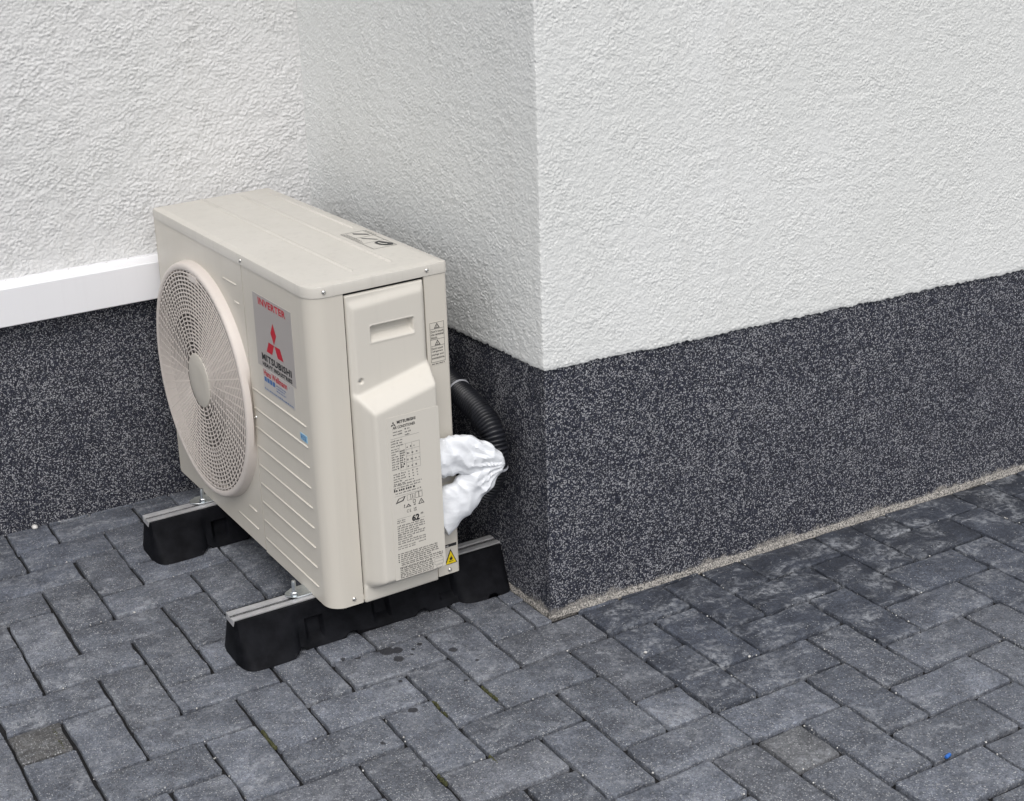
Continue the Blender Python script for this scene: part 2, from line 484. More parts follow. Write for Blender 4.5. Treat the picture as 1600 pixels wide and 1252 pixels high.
outer = MB()
n_brick = 0
for kind, u, v in cell_bricks(-34, 32, -13, 38):
    du, dv = (2, 1) if kind == 'H' else ((1, 2) if kind == 'V' else (1, 1))
    poly = [uv2w(u, v+dv), uv2w(u+du, v+dv), uv2w(u+du, v), uv2w(u, v)]
    ctr0 = sum(poly)/4
    g = JOINT/2
    x, y = ctr0
    # clip against the walls (leaving a small joint)
    full = True
    cp = poly
    def outside_all(ps): return all(q[0] > -BYAW*q[1]+0.0 and q[1] > 0 for q in ps)
    if outside_all(poly): continue
    inside = clip(clip(poly, np.array([0., -1.]), 0.005), -nB, 0.005)      # the bit that would sit inside the house
    if len(inside) >= 3 and area(inside) > 1e-7:
        c1 = clip(poly, np.array([0., 1.]), -0.006); c2 = clip(poly, nB, -0.006)
        a1 = area(c1) if len(c1) >= 3 else 0; a2 = area(c2) if len(c2) >= 3 else 0
        cp = c1 if a1 >= a2 else c2; full = False
    if any(q[1] > WALL_A_Y - 0.006 for q in cp):
        cp = clip(cp, np.array([0., 1.]), WALL_A_Y - 0.006); full = False
    if len(cp) < 3 or area(cp) < 0.0008: continue
    seen = (-1.35 < x < 1.75 and -0.98 < y) and (y > -0.98 + 0.0) and not (x < -1.2 and y < -0.2) and not (x > 1.3 and y < -0.65)
    rr = random.Random(u*977 + v*131 + 5)
    if seen and n_brick < 298:
        if full:
            me = get_variant('full' if kind != 'h' else 'half', rr.randrange(5))
            o = bpy.data.objects.new('brick', me); C.objects.link(o)
            o.parent = pavement
            rz = WY + (math.pi/2 if kind == 'V' else 0) + (math.pi if rr.random() < .5 else 0) + rr.gauss(0, 0.004)
            o.location = (x + rr.gauss(0, .0007), y + rr.gauss(0, .0007), rr.gauss(0, 0.0009))
            o.rotation_euler = (rr.gauss(0, 0.004), rr.gauss(0, 0.004), rz)
        else:
            c = sum(cp)/len(cp)
            lp = [q - c for q in cp]
            lp = [q*(1 - g/max(0.012, abs(np.linalg.norm(q)))) for q in lp]
            o = bpy.data.objects.new('brick', brick_mesh([tuple(q) for q in lp], u*31+v)); C.objects.link(o)
            o.parent = pavement
            o.location = (c[0], c[1], rr.gauss(0, 0.0009))
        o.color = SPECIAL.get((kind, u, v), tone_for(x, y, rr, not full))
        n_brick += 1
    else:
        c = sum(cp)/len(cp)
        lp = [c + (q-c)*(1 - 0.028) for q in cp]
        z = rr.gauss(0, 0.0008)
        lp2 = [c + (q-c)*(1 - 0.07) for q in cp]
        outer.loft([[(*q, -.03) for q in lp], [(*q, z-.003) for q in lp], [(*q, z) for q in lp2]], cap0=False)
ob = outer.build('outer_bricks', M['brick'], pavement)
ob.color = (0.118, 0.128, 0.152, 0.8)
tag(ob, kind='stuff')

# ================================================================== HOUSE
house = empty('house', (0, 0, 0))
tag(house, 'white rough-plastered house wall with dark speckled plinth and a projecting corner', 'house')

def relief(a, b, seed, f=1.0, slant=0.0):
    """roughcast: short worm-like lumps"""
    b2 = b + slant*a
    wa = perlin(a*70*f, b2*70*f, seed+3)*0.3; wb = perlin(a*70*f, b2*70*f, seed+5)*0.3
    n1 = perlin(a*150*f + wa, b2*205*f + wb, seed)
    n2 = perlin(a*265*f, b*240*f, seed+1)
    n3 = perlin(a*48*f, b*48*f, seed+2)
    mod = 0.75 + 0.5*sstep(-0.5, 0.5, perlin(a*13, b*13, seed+7))
    return (sstep(-0.5, 0.6, n1 + 0.3*n3) + 0.85*n2 + 0.4*n3)*mod
STEP = 0.0018
def zlines(z0, fine_top, top):
    z = list(np.arange(z0, fine_top, STEP)) + list(np.arange(fine_top, fine_top + 0.5, 0.0034))
    step = 0.006
    while z[-1] < top:
        z.append(min(top, z[-1] + step)); step *= 1.5
    return np.array(z)
def slines(lo, flo, fhi, hi, el=0.6, er=0.6):
    """fine steps from flo to fhi, coarser ones for el / er beyond, then wide ones"""
    mid = list(np.arange(flo - el, flo, 0.0034)) + list(np.arange(flo, fhi, STEP)) + list(np.arange(fhi, fhi + er, 0.0034))
    left = []; q, step = mid[0], .006
    while q > lo: q = max(lo, q-step); left.append(q); step *= 1.5
    right = []; q, step = mid[-1], .006
    while q < hi: q = min(hi, q+step); right.append(q); step *= 1.5
    return np.array(left[::-1] + mid + right)

# --- return wall + right-hand wall in one wrapped sheet: s<0 runs along the return wall, s>0 along the right-hand wall
bdir = np.array([-math.sin(BYAW), math.cos(BYAW)])       # direction of the return wall from the corner
bnrm = np.array([-math.cos(BYAW), -math.sin(BYAW)])
def wrapped(s, off, o0=0.0):
    """point on the wrapped wall at arc s; o0 = distance of the face from the base line, off = relief on top of it"""
    O = o0*(bnrm + np.array([0., -1.]))
    base = np.where((s < 0)[..., None], np.abs(s)[..., None]*bdir, np.stack([np.maximum(s, 0), np.zeros_like(s)], -1)) + O
    w = sstep(-0.0035, 0.0035, s)[..., None]
    n = (1-w)*bnrm + w*np.array([0., -1.])
    n /= np.linalg.norm(n, axis=-1, keepdims=True)
    corner = np.exp(-(s/0.0025)**2)*0.41
    return base + n*(off + off*corner)[..., None]
def plinth_top(s):
    return np.where(s >= 0, 0.5215 - 0.0225*np.clip(s, 0, 3), 0.5235 - 0.028*np.clip(-s, 0, 0.5))

S = slines(-1.0, -0.999, 1.42, 4.5, 0.0, 0.6)
Zr = zlines(0.0, 0.74, 2.6)
SS, ZZ = np.meshgrid(S, Zr, indexing='ij')
amp = 0.0011*(1 - sstep(1.55, 2.0, SS))*(1 - sstep(0.80, 1.2, ZZ))
zt = plinth_top(SS) + 0.0022*perlin(SS*38, SS*0+3.3, 8) + 0.0022*perlin(SS*130, SS*0+1.3, 9) + 0.002*perlin(SS*6, SS*0+7.3, 10)
zw = zt + ZZ
H = relief(SS, zw, 0, 1.25, 0.35)
cornerfade = 1 - 0.25*np.exp(-(SS/0.008)**2)
off = amp*H*cornerfade - 0.0014*(1 - sstep(0, 0.007, ZZ)) - 0.0012*np.exp(-(SS/0.0030)**2)*(0.6 + perlin(zw*60, zw*0 + 2.2, 14))
P2 = wrapped(SS, off, 0.006)
P = np.concatenate([P2, zw[..., None]], -1)
# turn the lower edge inwards
edge = P[:, :1].copy(); edge[..., :2] = wrapped(S[:, None], np.zeros((len(S), 1)), -0.006); edge[..., 2] += 0.002
P = np.concatenate([edge, P], 1)
pl = fast_grid('plaster', P, M['plaster'], house)

Zp = np.concatenate([np.arange(0, 0.5245, 0.006), [0.5245, 0.53]]) - 0.03
SS, ZZ = np.meshgrid(slines(-1.0, -0.99, 1.55, 4.5, 0.0, 0.0)[::2], np.linspace(-0.03, 0.5255, 90), indexing='ij')
hp = 0.0008*perlin(SS*130, ZZ*130, 4) + 0.0012*perlin(SS*9, ZZ*9, 5)
pz = np.minimum(ZZ, plinth_top(SS) + 0.006)
P = np.concatenate([wrapped(SS, 0.0005 + hp), pz[..., None]], -1)
fast_grid('plinth', P, M['plinth'], house)

# --- left-hand wall, parallel to the right-hand one
STEP = 0.0022
X = slines(-4.5, -1.15, 0.0, 0.02, 0.6, 0.0)
SS, ZZ = np.meshgrid(X, zlines(0.0, 0.70, 2.6), indexing='ij')
zw = 0.545 + ZZ
H = relief(SS, zw, 20, 0.88) + 0.45*perlin(SS*30, zw*30, 31)
amp = 0.0019*sstep(-1.73, -1.30, SS)*(1 - sstep(0.78, 1.16, ZZ))
smooth = np.exp(-((SS + 0.018)/0.013)**2)                 # trowelled strip in the inner corner
amp = amp*(1 - 0.85*smooth)
offA = 0.006 + amp*H + smooth*(0.006 + 0.0012*perlin(SS*30, zw*9, 33))
P = np.stack([SS, WALL_A_Y - offA, zw], -1)
fast_grid('plaster', P, M['plaster_coarse_shaded'], house)
SS, ZZ = np.meshgrid(np.arange(-4.5, 0.03, 0.03), np.linspace(-0.03, 0.56, 40), indexing='ij')
P = np.stack([SS, WALL_A_Y - 0.0005 - 0.0012*perlin(SS*9, ZZ*9, 6), ZZ], -1)
fast_grid('plinth', P, M['plinth'], house)
# the body of the house behind its faces
MB().box((0.03, 0.03, -.03), (4.5, 4.0, 2.6)).build('masonry', M['plaster'], house)
MB().box((-4.5, 1.02, -.03), (0.028, 4.0, 2.6)).build('masonry', M['plaster'], house)

# gritty mortar fillet along the foot of the wall
def fillet(s0, s1, w, h, seed, fade=None):
    s = np.arange(s0, s1, 0.004)
    t = np.linspace(0, 1, 6)
    ST, TT = np.meshgrid(s, t, indexing='ij')
    wd = w*(0.85 + 0.3*perlin(ST*9, ST*0, seed) + 0.22*perlin(ST*70, ST*0+4, seed+1))
    k = 1.0 if fade is None else fade(ST)
    out = 0.001 + wd*TT*k
    z = -0.006 + (h*k + 0.006)*np.cos(TT*math.pi/2)**1.2 + 0.0011*perlin(ST*160, TT*5, seed+2) + 0.003
    P2 = wrapped(ST, out)
    return np.concatenate([P2, z[..., None]], -1)
fast_grid('mortar_fillet', fillet(-0.004, 1.9, 0.008, 0.007, 41, lambda q: 0.35 + 0.65*sstep(-0.004, 0.10, q)), M['mortar'], house)
fast_grid('mortar_fillet', fillet(-0.40, -0.004, 0.005, 0.006, 47), M['mortar'], house)

# white pipe duct along the left-hand wall
duct = empty('pipe_duct', (-1.2, WALL_A_Y, 0.5))
tag(duct, 'white plastic pipe duct along the left wall just above the dark plinth', 'pipe duct')
dz0, dz1, dy0 = 0.5105, 0.6005, WALL_A_Y - 0.052
m = MB()
prof = [(0.0, 0.0), (0.050, 0.0), (0.052, 0.002), (0.052, 0.086), (0.0505, 0.0885), (0.0, 0.0945)]
prof = [(-d, z) for d, z in prof]
m.loft([[(x, d - 0.0, z + 0.0105) for d, z in prof] for x in (-1.4, 1.02)])
m.build('duct_cover', M['pvc'], duct)
MB().box((-1.4, -0.008, 0.004), (1.025, 0.0, 0.108)).build('duct_back', M['pvc'], duct)

# ================================================================== OUTDOOR UNIT
UL, UD, UH = 0.7987, 0.2869, 0.6415
unit = empty('air_conditioner', (-0.426348, 0.09673, 0.093494), 0.044924)
tag(unit, 'cream outdoor air conditioner with round fan grille standing on two black rubber blocks', 'air conditioner')

def plan(o, rn=0.035, rb=0.006, rf=0.010, n=7):
    """plan outline of the casing, counter-clockwise, grown by o"""
    pts = []
    rn, rb, rf = max(rn, .001-o), max(rb, .001-o), max(rf, .001-o)
    def arc(cx, cy, r, a0, a1, k):
        for i in range(k+1):
            a = R(a0 + (a1-a0)*i/k); pts.append((cx + (r+o)*math.cos(a), cy + (r+o)*math.sin(a)))
    arc(rn, rn, rn, 180, 270, n)
    arc(UD-rb, rb, rb, 270, 360, 3)
    arc(UD-rb, UL-rb, rb, 0, 90, 3)
    arc(rf, UL-rf, rf, 90, 180, 4)
    return pts

# bottom pan, far side and back
MB().loft([[(x, y, 0.002) for x, y in plan(-0.003)], [(x, y, 0.012) for x, y in plan(-0.003)]]).build('base_pan', M['cream'], unit)
MB().box((0.0015, UL-0.0015, 0.0), (UD, UL, 0.6195)).build('side_panel', M['cream'], unit, bevel=0.0005)
MB().box((UD-0.004, 0.008, 0.006), (UD-0.002, UL-0.002, 0.6195)).build('rear_coil', M['dark'], unit)

# lid
lid = MB()
rings = []
for o, z in ((0.0010, 0.6195), (0.0018, 0.6200), (0.0018, 0.6375), (0.0006, 0.6402), (-0.0022, 0.6413), (-0.0100, 0.6413), (-0.0125, 0.6426), (-0.0145, 0.6431)):
    rings.append([(x, y, z) for x, y in plan(o)])
lid.loft(rings, cap0=True)
lid_o = lid.build('lid', M['lid'], unit, smooth=28)
def ridge(p0, p1, w, h, nrm, name='ridge', mat=None, par=None):
    p0, p1, nrm = Vector(p0), Vector(p1), Vector(nrm)
    d = (p1-p0).normalized(); s = nrm.cross(d)
    rings = []
    for q, e in ((p0 - d*w*0.6, .15), (p0, 1), (p1, 1), (p1 + d*w*0.6, .15)):
        rings.append([q - s*w/2*e, q - s*w*0.25*e + nrm*h*e, q + s*w*0.25*e + nrm*h*e, q + s*w/2*e])
    return MB().loft(rings, close=False, cap0=False, cap1=False).build(name, mat, par, smooth=80)
for x0, x1, y0, y1 in ((0.200, 0.203, 0.06, 0.755), (0.114, 0.116, 0.05, 0.785), (0.262, 0.264, 0.33, 0.74)):
    ridge((x0, y0, 0.6429), (x1, y1, 0.6429), 0.010, 0.0024, (0, 0, 1), 'lid_ridge', M['lid'], lid_o)

# front panel with the big round opening
FC = (0.550, 0.307)                                         # fan centre (y, z)
RH = 0.240
N = 96
m = MB()
circ, rect = [], []
y0, y1, z0, z1 = 0.3040, UL-0.010, 0.0, 0.6195
for i in range(N):
    a = 2*math.pi*i/N
    c, s = math.cos(a), math.sin(a)
    circ.append((FC[0] + RH*c, FC[1] + RH*s))
    t = min(((y1-FC[0])/c if c > 1e-6 else (y0-FC[0])/c if c < -1e-6 else 9), ((z1-FC[1])/s if s > 1e-6 else (z0-FC[1])/s if s < -1e-6 else 9))
    rect.append((FC[0] + t*c, FC[1] + t*s))
# snap the nearest ray to each rectangle corner
for cy, cz in ((y0, z0), (y1, z0), (y1, z1), (y0, z1)):
    i = min(range(N), key=lambda k: (rect[k][0]-cy)**2 + (rect[k][1]-cz)**2); rect[i] = (cy, cz)
circ = [(min(y, y1-0.002), z) for y, z in circ]
m.loft([[(0.004, y, z) for y, z in rect], [(0.0, y, z) for y, z in rect], [(0.0, y, z) for y, z in circ], [(0.004, y, z) for y, z in circ]], cap0=False, cap1=False)
front = m.build('front_panel', M['cream'], unit)
m = MB(); arc = [(0.010 - 0.010*math.cos(R(a)), UL - 0.010 + 0.010*math.sin(R(a))) for a in range(0, 91, 15)]
m.loft([[(x, y, z) for x, y in arc] for z in (0.0, 0.6195)], close=False, cap0=False, cap1=False).build('corner_trim', M['cream'], front, smooth=60)
for a, b, z in ((0.337, 0.402, 0.570), (0.330, 0.352, 0.532), (0.336, 0.372, 0.075), (0.334, 0.436, 0.0355)):
    ridge((0.0, a, z), (0.0, b, z), 0.0042, 0.0019, (-1, 0, 0), 'ridge', M['cream'], front)
# bell mouth, fan and coil inside
m = MB()
m.lathe([(RH-0.001, 0.0), (RH-0.010, 0.02), (RH-0.014, 0.05), (RH-0.010, 0.10)], (0.002, FC[0], FC[1]), (1, 0, 0), 64, False, False)
m.build('bell_mouth', M['fan'], unit, smooth=60)
MB().box((0.150, 0.31, 0.02), (0.156, 0.78, 0.60)).build('coil_backing', M['dark'], unit)
fan = MB().lathe([(0.060, 0.0), (0.062, 0.01), (0.062, 0.07), (0.04, 0.08)], (0.045, FC[0], FC[1]), (1, 0, 0), 32).build('fan', M['fan'], unit, smooth=40)
for k in range(3):
    a0 = 2*math.pi*k/3 + 0.5
    pts = np.zeros((9, 7, 3))
    for i in range(9):
        for j in range(7):
            r = 0.058 + (0.215-0.058)*j/6
            a = a0 + (i/8 - 0.5)*1.35*(1 - 0.12*j/6) - 0.25*(j/6)
            pts[i, j] = (0.05 + 0.062*(i/8) + 0.006*math.sin(j), FC[0] + r*math.cos(a), FC[1] + r*math.sin(a))
    o = MB().grid(pts).build('fan_blade', M['fan'], fan, smooth=60)
    md = o.modifiers.new('solid', 'SOLIDIFY'); md.thickness = 0.003

# fan guard: rim, grille, hub
GX = -0.020
m = MB()
n = 128
rings = []
for r, x in ((0.262, 0.0005), (0.2605, -0.008), (0.2585, -0.0165), (0.2565, -0.0195), (0.2530, -0.0208), (0.2465, -0.0208), (0.2440, -0.0195), (0.2430, -0.012), (0.2425, 0.0015)):
    lim = 0.3030 if x > -0.0165 else 0.3030 - (abs(x)-0.0165)*1.0
    ring = []
    for i in range(n):
        a = 2*math.pi*i/n
        y = FC[0] + r*math.cos(a); z = FC[1] + r*math.sin(a)
        if x > -0.001 and r > 0.25: y = max(y, 0.3045)
        ring.append((x, y, z))
    rings.append(ring)
m.loft(rings, cap0=False, cap1=False)
guard = m.build('fan_guard', M['guard'], unit, smooth=40)
m = MB()
NR = 20
for k in range(NR):
    r = 0.0635 + (0.2425-0.0635)*(k+0.6)/NR
    wdt = 0.0014
    rr_ = [(r-wdt, GX-0.0005), (r+wdt, GX-0.0005), (r+wdt*1.1, GX+0.0010), (r-wdt*1.1, GX+0.0010)]
    m.lathe([*rr_, rr_[0]], (0, FC[0], FC[1]), (1, 0, 0), 72, False, False)
NS = 72
for k in range(NS):
    a = 2*math.pi*(k+0.5)/NS
    c, s = math.cos(a), math.sin(a)
    r0 = 0.058 if k % 4 == 0 else (0.088 if k % 4 == 2 else 0.150)
    def P_(r, t, x): return (x, FC[0] + r*c - t*s, FC[1] + r*s + t*c)
    w = 0.0012
    m.loft([[P_(r, -w, GX+0.0002), P_(r, w, GX+0.0002), P_(r, w*1.2, GX+0.0017), P_(r, -w*1.2, GX+0.0017)] for r in (r0, 0.2435)])
gr = m.build('grille', M['guard'], guard)
tag(gr, kind='stuff')
MB().lathe([(0.0585, 0.012), (0.0605, 0.002), (0.0592, -0.0004), (0.0570, -0.0012), (0.03, -0.0014)], (GX, FC[0], FC[1]), (1, 0, 0), 64).build('hub', M['cream'], guard, smooth=40)
MB().box((GX-0.0016, FC[0]-0.046, FC[1]+0.2265), (GX+0.007, FC[0]-0.002, FC[1]+0.2425)).build('grille_tab', M['guard'], guard, bevel=0.001)

# service panel: flat part of the front, rounded corner, strip of the end face
m = MB()
path = [(0.0035, 0.3020), (0.0, 0.3010)] + [(0.035 - 0.035*math.cos(R(a)), 0.035 - 0.035*math.sin(R(a))) for a in range(0, 91, 9)] + [(0.0690, 0.0), (0.0695, 0.004)]
m.loft([[(x, y, z) for x, y in path] for z in (-0.003, 0.6192)], close=False, cap0=False, cap1=False)
serv = m.build('service_panel', M['cream'], unit, smooth=38)
for k in range(9):
    z = 0.3635 - 0.0416*k
    ridge((0.0, 0.295, z), (0.0, 0.052, z-0.002), 0.0042, 0.0020, (-1, 0, 0), 'ridge', M['cream'], serv)
# rear strip of the end face
m = MB()
path = [(0.2375, 0.004), (0.2378, 0.0)] + [(UD-0.006 + 0.006*math.sin(R(a)), 0.006 - 0.006*math.cos(R(a))) for a in range(0, 91, 18)] + [(UD, 0.03)]
m.loft([[(x, y, z) for x, y in path] for z in (-0.0005, 0.6192)], close=False, cap0=False, cap1=False)
rear = m.build('rear_panel', M['cream'], unit, smooth=38)
# inner skin closing the gaps behind the panel joints
MB().box((0.040, 0.022, 0.004), (0.24, 0.026, 0.618)).build('inner_skin', M['dark'], unit)
MB().box((0.006, 0.298, 0.004), (0.010, 0.310, 0.618)).build('inner_skin', M['dark'], unit)

# moulded terminal cover: height field over (x, z)
CX0, CX1, CZ0, CZ1 = 0.0720, 0.2352, -0.0050, 0.6145
nx, nz = 84, 312
xs = np.linspace(CX0, CX1, nx); zs = np.linspace(CZ0, CZ1, nz)
XX, ZZ = np.meshgrid(xs, zs, indexing='ij')
h = np.full_like(XX, 0.0012)
# pillow frame: the upper part is a raised pad with a sloped top
d = np.minimum.reduce([(XX-CX0-0.004)/0.006, (CX1-0.002-XX)/0.004, (CZ1-0.004-ZZ - 0.012*sstep(0.0, 1.0, 1-((XX-CX0)/(CX1-CX0)))*0.6)/0.014])
h += 0.0075*np.clip(d, 0, 1)
# lower box
top = 0.425 + (XX-0.075)*0.235
bl = (XX - CX0 - 0.0005)/0.024
bt = (top - ZZ)/0.038
bb = (ZZ - 0.022)/0.026
br_ = (CX1 - 0.0005 - XX)/0.0035
e = np.clip(np.minimum.reduce([bt, br_, np.full_like(bl, 1)]), 0, 1)
cl = np.clip(np.minimum(bl, 1), 0, 1)*np.clip(bb, 0, 1)
q = 1 - np.sqrt(np.clip((1-np.clip(bl, 0, 1))**2 + (1-np.clip(bb, 0, 1))**2, 0, 1))
hb = 0.0365*np.minimum(e, q)
low = np.where(ZZ < 0.03, 0.0045*np.clip((ZZ-CZ0)/0.004+.4, 0, 1), h)
h = np.maximum(np.where(ZZ < 0.2, low, h), hb + 0.0085*np.clip(np.minimum(e, q)*3, 0, 1))
def blur(a, k):
    for _ in range(k):
        b = np.pad(a, 1, mode='edge')
        a = (b[:-2,1:-1] + b[2:,1:-1] + b[1:-1,:-2] + b[1:-1,2:] + 2*b[1:-1,1:-1])/6
    return a
h = blur(h, 7)
# grip recess
rx = np.minimum((XX-0.1165)/0.0022, (0.2065-XX)/0.0022); rz = np.minimum((ZZ-0.5185)/0.016, (0.5500-ZZ)/0.0022)
rec = np.clip(np.minimum(rx, rz), 0, 1)
lip = np.clip(np.minimum(np.minimum((XX-0.1135)/0.003, (0.2095-XX)/0.003), np.minimum((ZZ-0.5155)/0.003, (0.5530-ZZ)/0.003)), 0, 1)
h = h + 0.0014*lip - 0.0185*rec
# screw hole
dh = np.hypot(XX-0.0905, ZZ-0.4490)
h = h - 0.006*np.clip((0.0052-dh)/0.0016, 0, 1)
rim = np.zeros_like(h); 
edge_fall = np.clip(np.minimum.reduce([(XX-CX0)/0.0012, (CX1-XX)/0.0012, (ZZ-CZ0)/0.002, (CZ1-ZZ)/0.002]), 0, 1)
h = h*edge_fall + (-0.004)*(1-edge_fall)
P = np.stack([XX, -h, ZZ], -1)
cover = fast_grid('terminal_cover', P, M['plastic'], unit)
MB().lathe([(0.0032, 0.0), (0.0028, -0.0012), (0.0006, -0.0018)], (0.0905, -0.0035, 0.4490), (0, 1, 0), 12).build('screw', M['steel'], unit, smooth=40)

# screws
def screw(p, nrm, r=0.0042):
    MB().lathe([(r*1.05, 0.0), (r, 0.0010), (r*0.75, 0.0024), (r*0.35, 0.0030), (r*0.30, 0.0022)], p, nrm, 14).build('screw', M['steel'], unit, smooth=50)
for p, nr in (((-0.0018, 0.299, 0.629), (-1, 0, 0)), ((0.031, -0.0016, 0.6305), (0, -1, 0)), ((0.244, -0.0016, 0.6305), (0, -1, 0)), ((0.0, 0.293, 0.3015), (-1, 0, 0)), ((0.049, 0.0, 0.0105), (0, -1, 0)), ((0.263, 0.0, 0.0085), (0, -1, 0))):
    screw(p, nr)
# mounting brackets under the front edge
for yc in (0.107, 0.616):
    pts = [(0.02, -0.022), (0.02, 0.022), (-0.028, 0.020)] + [(-0.033 + 0.015*math.cos(R(a)), 0.015*math.sin(R(a))) for a in range(95, 266, 19)] + [(-0.028, -0.020)]
    MB().loft([[(x, yc+y, -0.0030) for x, y in pts][::-1], [(x, yc+y, -0.0002) for x, y in pts][::-1]]).build('mounting_bracket', M['zinc'], unit, bevel=0.0006)

# ------------------------------------------------------------------ print: lettering and labels on the machine
FRONT = lambda a, b, o: (-o, a, b)                          # a = y (decreasing to the right), b = z
ENDF = lambda a, b, o: (a, -o, b)
def text_mesh(body, bold=0.0, spacing=1.0):
    cu = bpy.data.curves.new('lettering', 'FONT')
    cu.body = body; cu.size = 1.0; cu.offset = bold; cu.space_character = spacing; cu.resolution_u = 3
    to = bpy.data.objects.new('lettering', cu)
    C.objects.link(to)
    dg = bpy.context.evaluated_depsgraph_get()
    me = bpy.data.meshes.new_from_object(to.evaluated_get(dg))
    bpy.data.objects.remove(to); bpy.data.curves.remove(cu)
    co = np.array([v.co[:] for v in me.vertices])
    return me, co
def lettering(body, place, a0, a1, b0, b1, off, mat, parent, bold=0.0, spacing=1.0, name='lettering', shear=0.0):
    """text stretched into the rectangle a0..a1 (left to right) x b0..b1 (bottom to top) of a plane"""
    me, co = text_mesh(body, bold, spacing)
    lo, hi = co.min(0), co.max(0)
    u = (co[:, 0]-lo[0])/(hi[0]-lo[0]); v = (co[:, 1]-lo[1])/(hi[1]-lo[1])
    for i, vt in enumerate(me.vertices):
        vt.co = place(a0 + (a1-a0)*u[i], b0 + (b1-b0)*v[i], off)
    me.materials.clear(); me.update()
    return link_mesh(name, me, mat, parent)
def shape(polys, place, off, mat, parent, name):
    m = MB()
    for pl_ in polys:
        m.add([place(a, b, off) for a, b in pl_], [tuple(range(len(pl_)))])
    return m.build(name, mat, parent)
def rectp(a0, a1, b0, b1): return [(a0, b0), (a1, b0), (a1, b1), (a0, b1)]
def frame(a0, a1, b0, b1, w):
    return [rectp(a0, a1, b0, b0+w), rectp(a0, a1, b1-w, b1), rectp(a0, a0+w, b0+w, b1-w), rectp(a1-w, a1, b0+w, b1-w)]

# silver brand label on the service panel
lab = MB().box((-0.0007, 0.0810, 0.4285), (0.0, 0.2545, 0.5775)).build('brand_label', M['silver'], unit)
lettering('INVERTER', FRONT, 0.2290, 0.1045, 0.5580, 0.5725, 0.0010, M['red'], lab, 0.032, 1.08)
mc = (0.1680, 0.4888); rl = 0.0445
dia = []
for a in (90, 210, 330):
    c, s = math.cos(R(a)), math.sin(R(a)); hw = rl*0.5*math.tan(R(30))
    dia.append([(mc[0]-q[0], mc[1]+q[1]) for q in ((c*0.001, s*0.001), (c*rl/2 + s*hw, s*rl/2 - c*hw), (c*rl, s*rl), (c*rl/2 - s*hw, s*rl/2 + c*hw))])
shape(dia, FRONT, 0.0010, M['red'], lab, 'emblem')
lettering('MITSUBISHI', FRONT, 0.2320, 0.0965, 0.4440, 0.4585, 0.0010, M['black'], lab, 0.045, 1.12)
lettering('HEAVY INDUSTRIES', FRONT, 0.2310, 0.0965, 0.4320, 0.4408, 0.0010, M['black'], lab, 0.05, 1.14)
# installer's sticker under it
st = MB().box((-0.0006, 0.0930, 0.3800), (0.0, 0.2340, 0.4270)).build('sticker', M['sticker'], unit)
lettering('Hans Wellmann', FRONT, 0.2300, 0.1230, 0.4120, 0.4250, 0.0009, M['red'], st, 0.025)
for k in range(4):
    a = 0.2290 - 0.0130*k
    shape([rectp(a, a-0.0105, 0.4000, 0.4095)], FRONT, 0.0009, M['blue'], st, 'icon')
def dashes(place, a0, a1, rows, hgt, off, mat, parent, name, seed, wmin=0.004, wmax=0.011, gap=0.0016, fill=1.0):
    """lines of print too small to read"""
    r = random.Random(seed); polys = []
    sg = 1 if a1 > a0 else -1
    for b in rows:
        a = a0
        end = a0 + (a1-a0)*(fill if r.random() < .7 else fill*r.uniform(.55, 1))
        while (end - a)*sg > 0.002:
            w = min(r.uniform(wmin, wmax), (end-a)*sg)
            # each word is a run of letter-sized marks
            k = max(1, int(w/(hgt*0.75)))
            for q in range(k):
                x0 = a + sg*w*q/k; hh = hgt*r.choice((0.72, 0.72, 0.72, 1.0))
                polys.append(rectp(x0, x0 + sg*w/k*0.68, b, b+hh))
            a += sg*(w+gap)
    return shape(polys, place, off, mat, parent, name)
p_ = dashes(FRONT, 0.1740, 0.1280, (0.4045, 0.3990, 0.3935), 0.0030, 0.0009, M['blue'], st, 'small_print', 3); tag(p_, kind='stuff')
p_ = dashes(FRONT, 0.2300, 0.0980, (0.3830,), 0.0036, 0.0009, M['blue'], st, 'small_print', 4); tag(p_, kind='stuff')
# little pale blue refrigerant sticker
rs = MB().box((-0.0008, 0.0500, 0.3280), (0.0, 0.0795, 0.3420)).build('sticker', M['paleblue'], unit)
lettering('R32', FRONT, 0.0750, 0.0545, 0.3305, 0.3395, 0.0011, M['blue'], rs, 0.01)

# warning label on the rear strip
wl_ = MB().box((0.2440, -0.0005, 0.4420), (0.2765, 0.0, 0.5270)).build('warning_label', M['cream'], unit)
w = 0.0006
shape(frame(0.2450, 0.2757, 0.4475, 0.5262, w) + [rectp(0.2450, 0.2757, 0.5130, 0.5136), rectp(0.2450, 0.2757, 0.4925, 0.4931), rectp(0.2450, 0.2757, 0.4795, 0.4801)], ENDF, 0.0008, M['black'], wl_, 'border')
def tri(cx, b0, b1, hw, t):
    out = [(cx-hw, b0), (cx+hw, b0), (cx, b1)]
    gx, gz = cx, b0 + (b1-b0)/3
    inn = [(gx + (x-gx)*t, gz + (z-gz)*t) for x, z in out]
    return [[out[i], out[(i+1) % 3], inn[(i+1) % 3], inn[i]] for i in range(3)]
for b in (0.5143, 0.4808):
    shape(tri(0.2603, b, b+0.0108, 0.0064, 0.62) + [[(0.2597, b+0.0022), (0.2609, b+0.0022), (0.2606, b+0.0062), (0.2600, b+0.0062)]], ENDF, 0.0008, M['black'], wl_, 'warning_symbol')
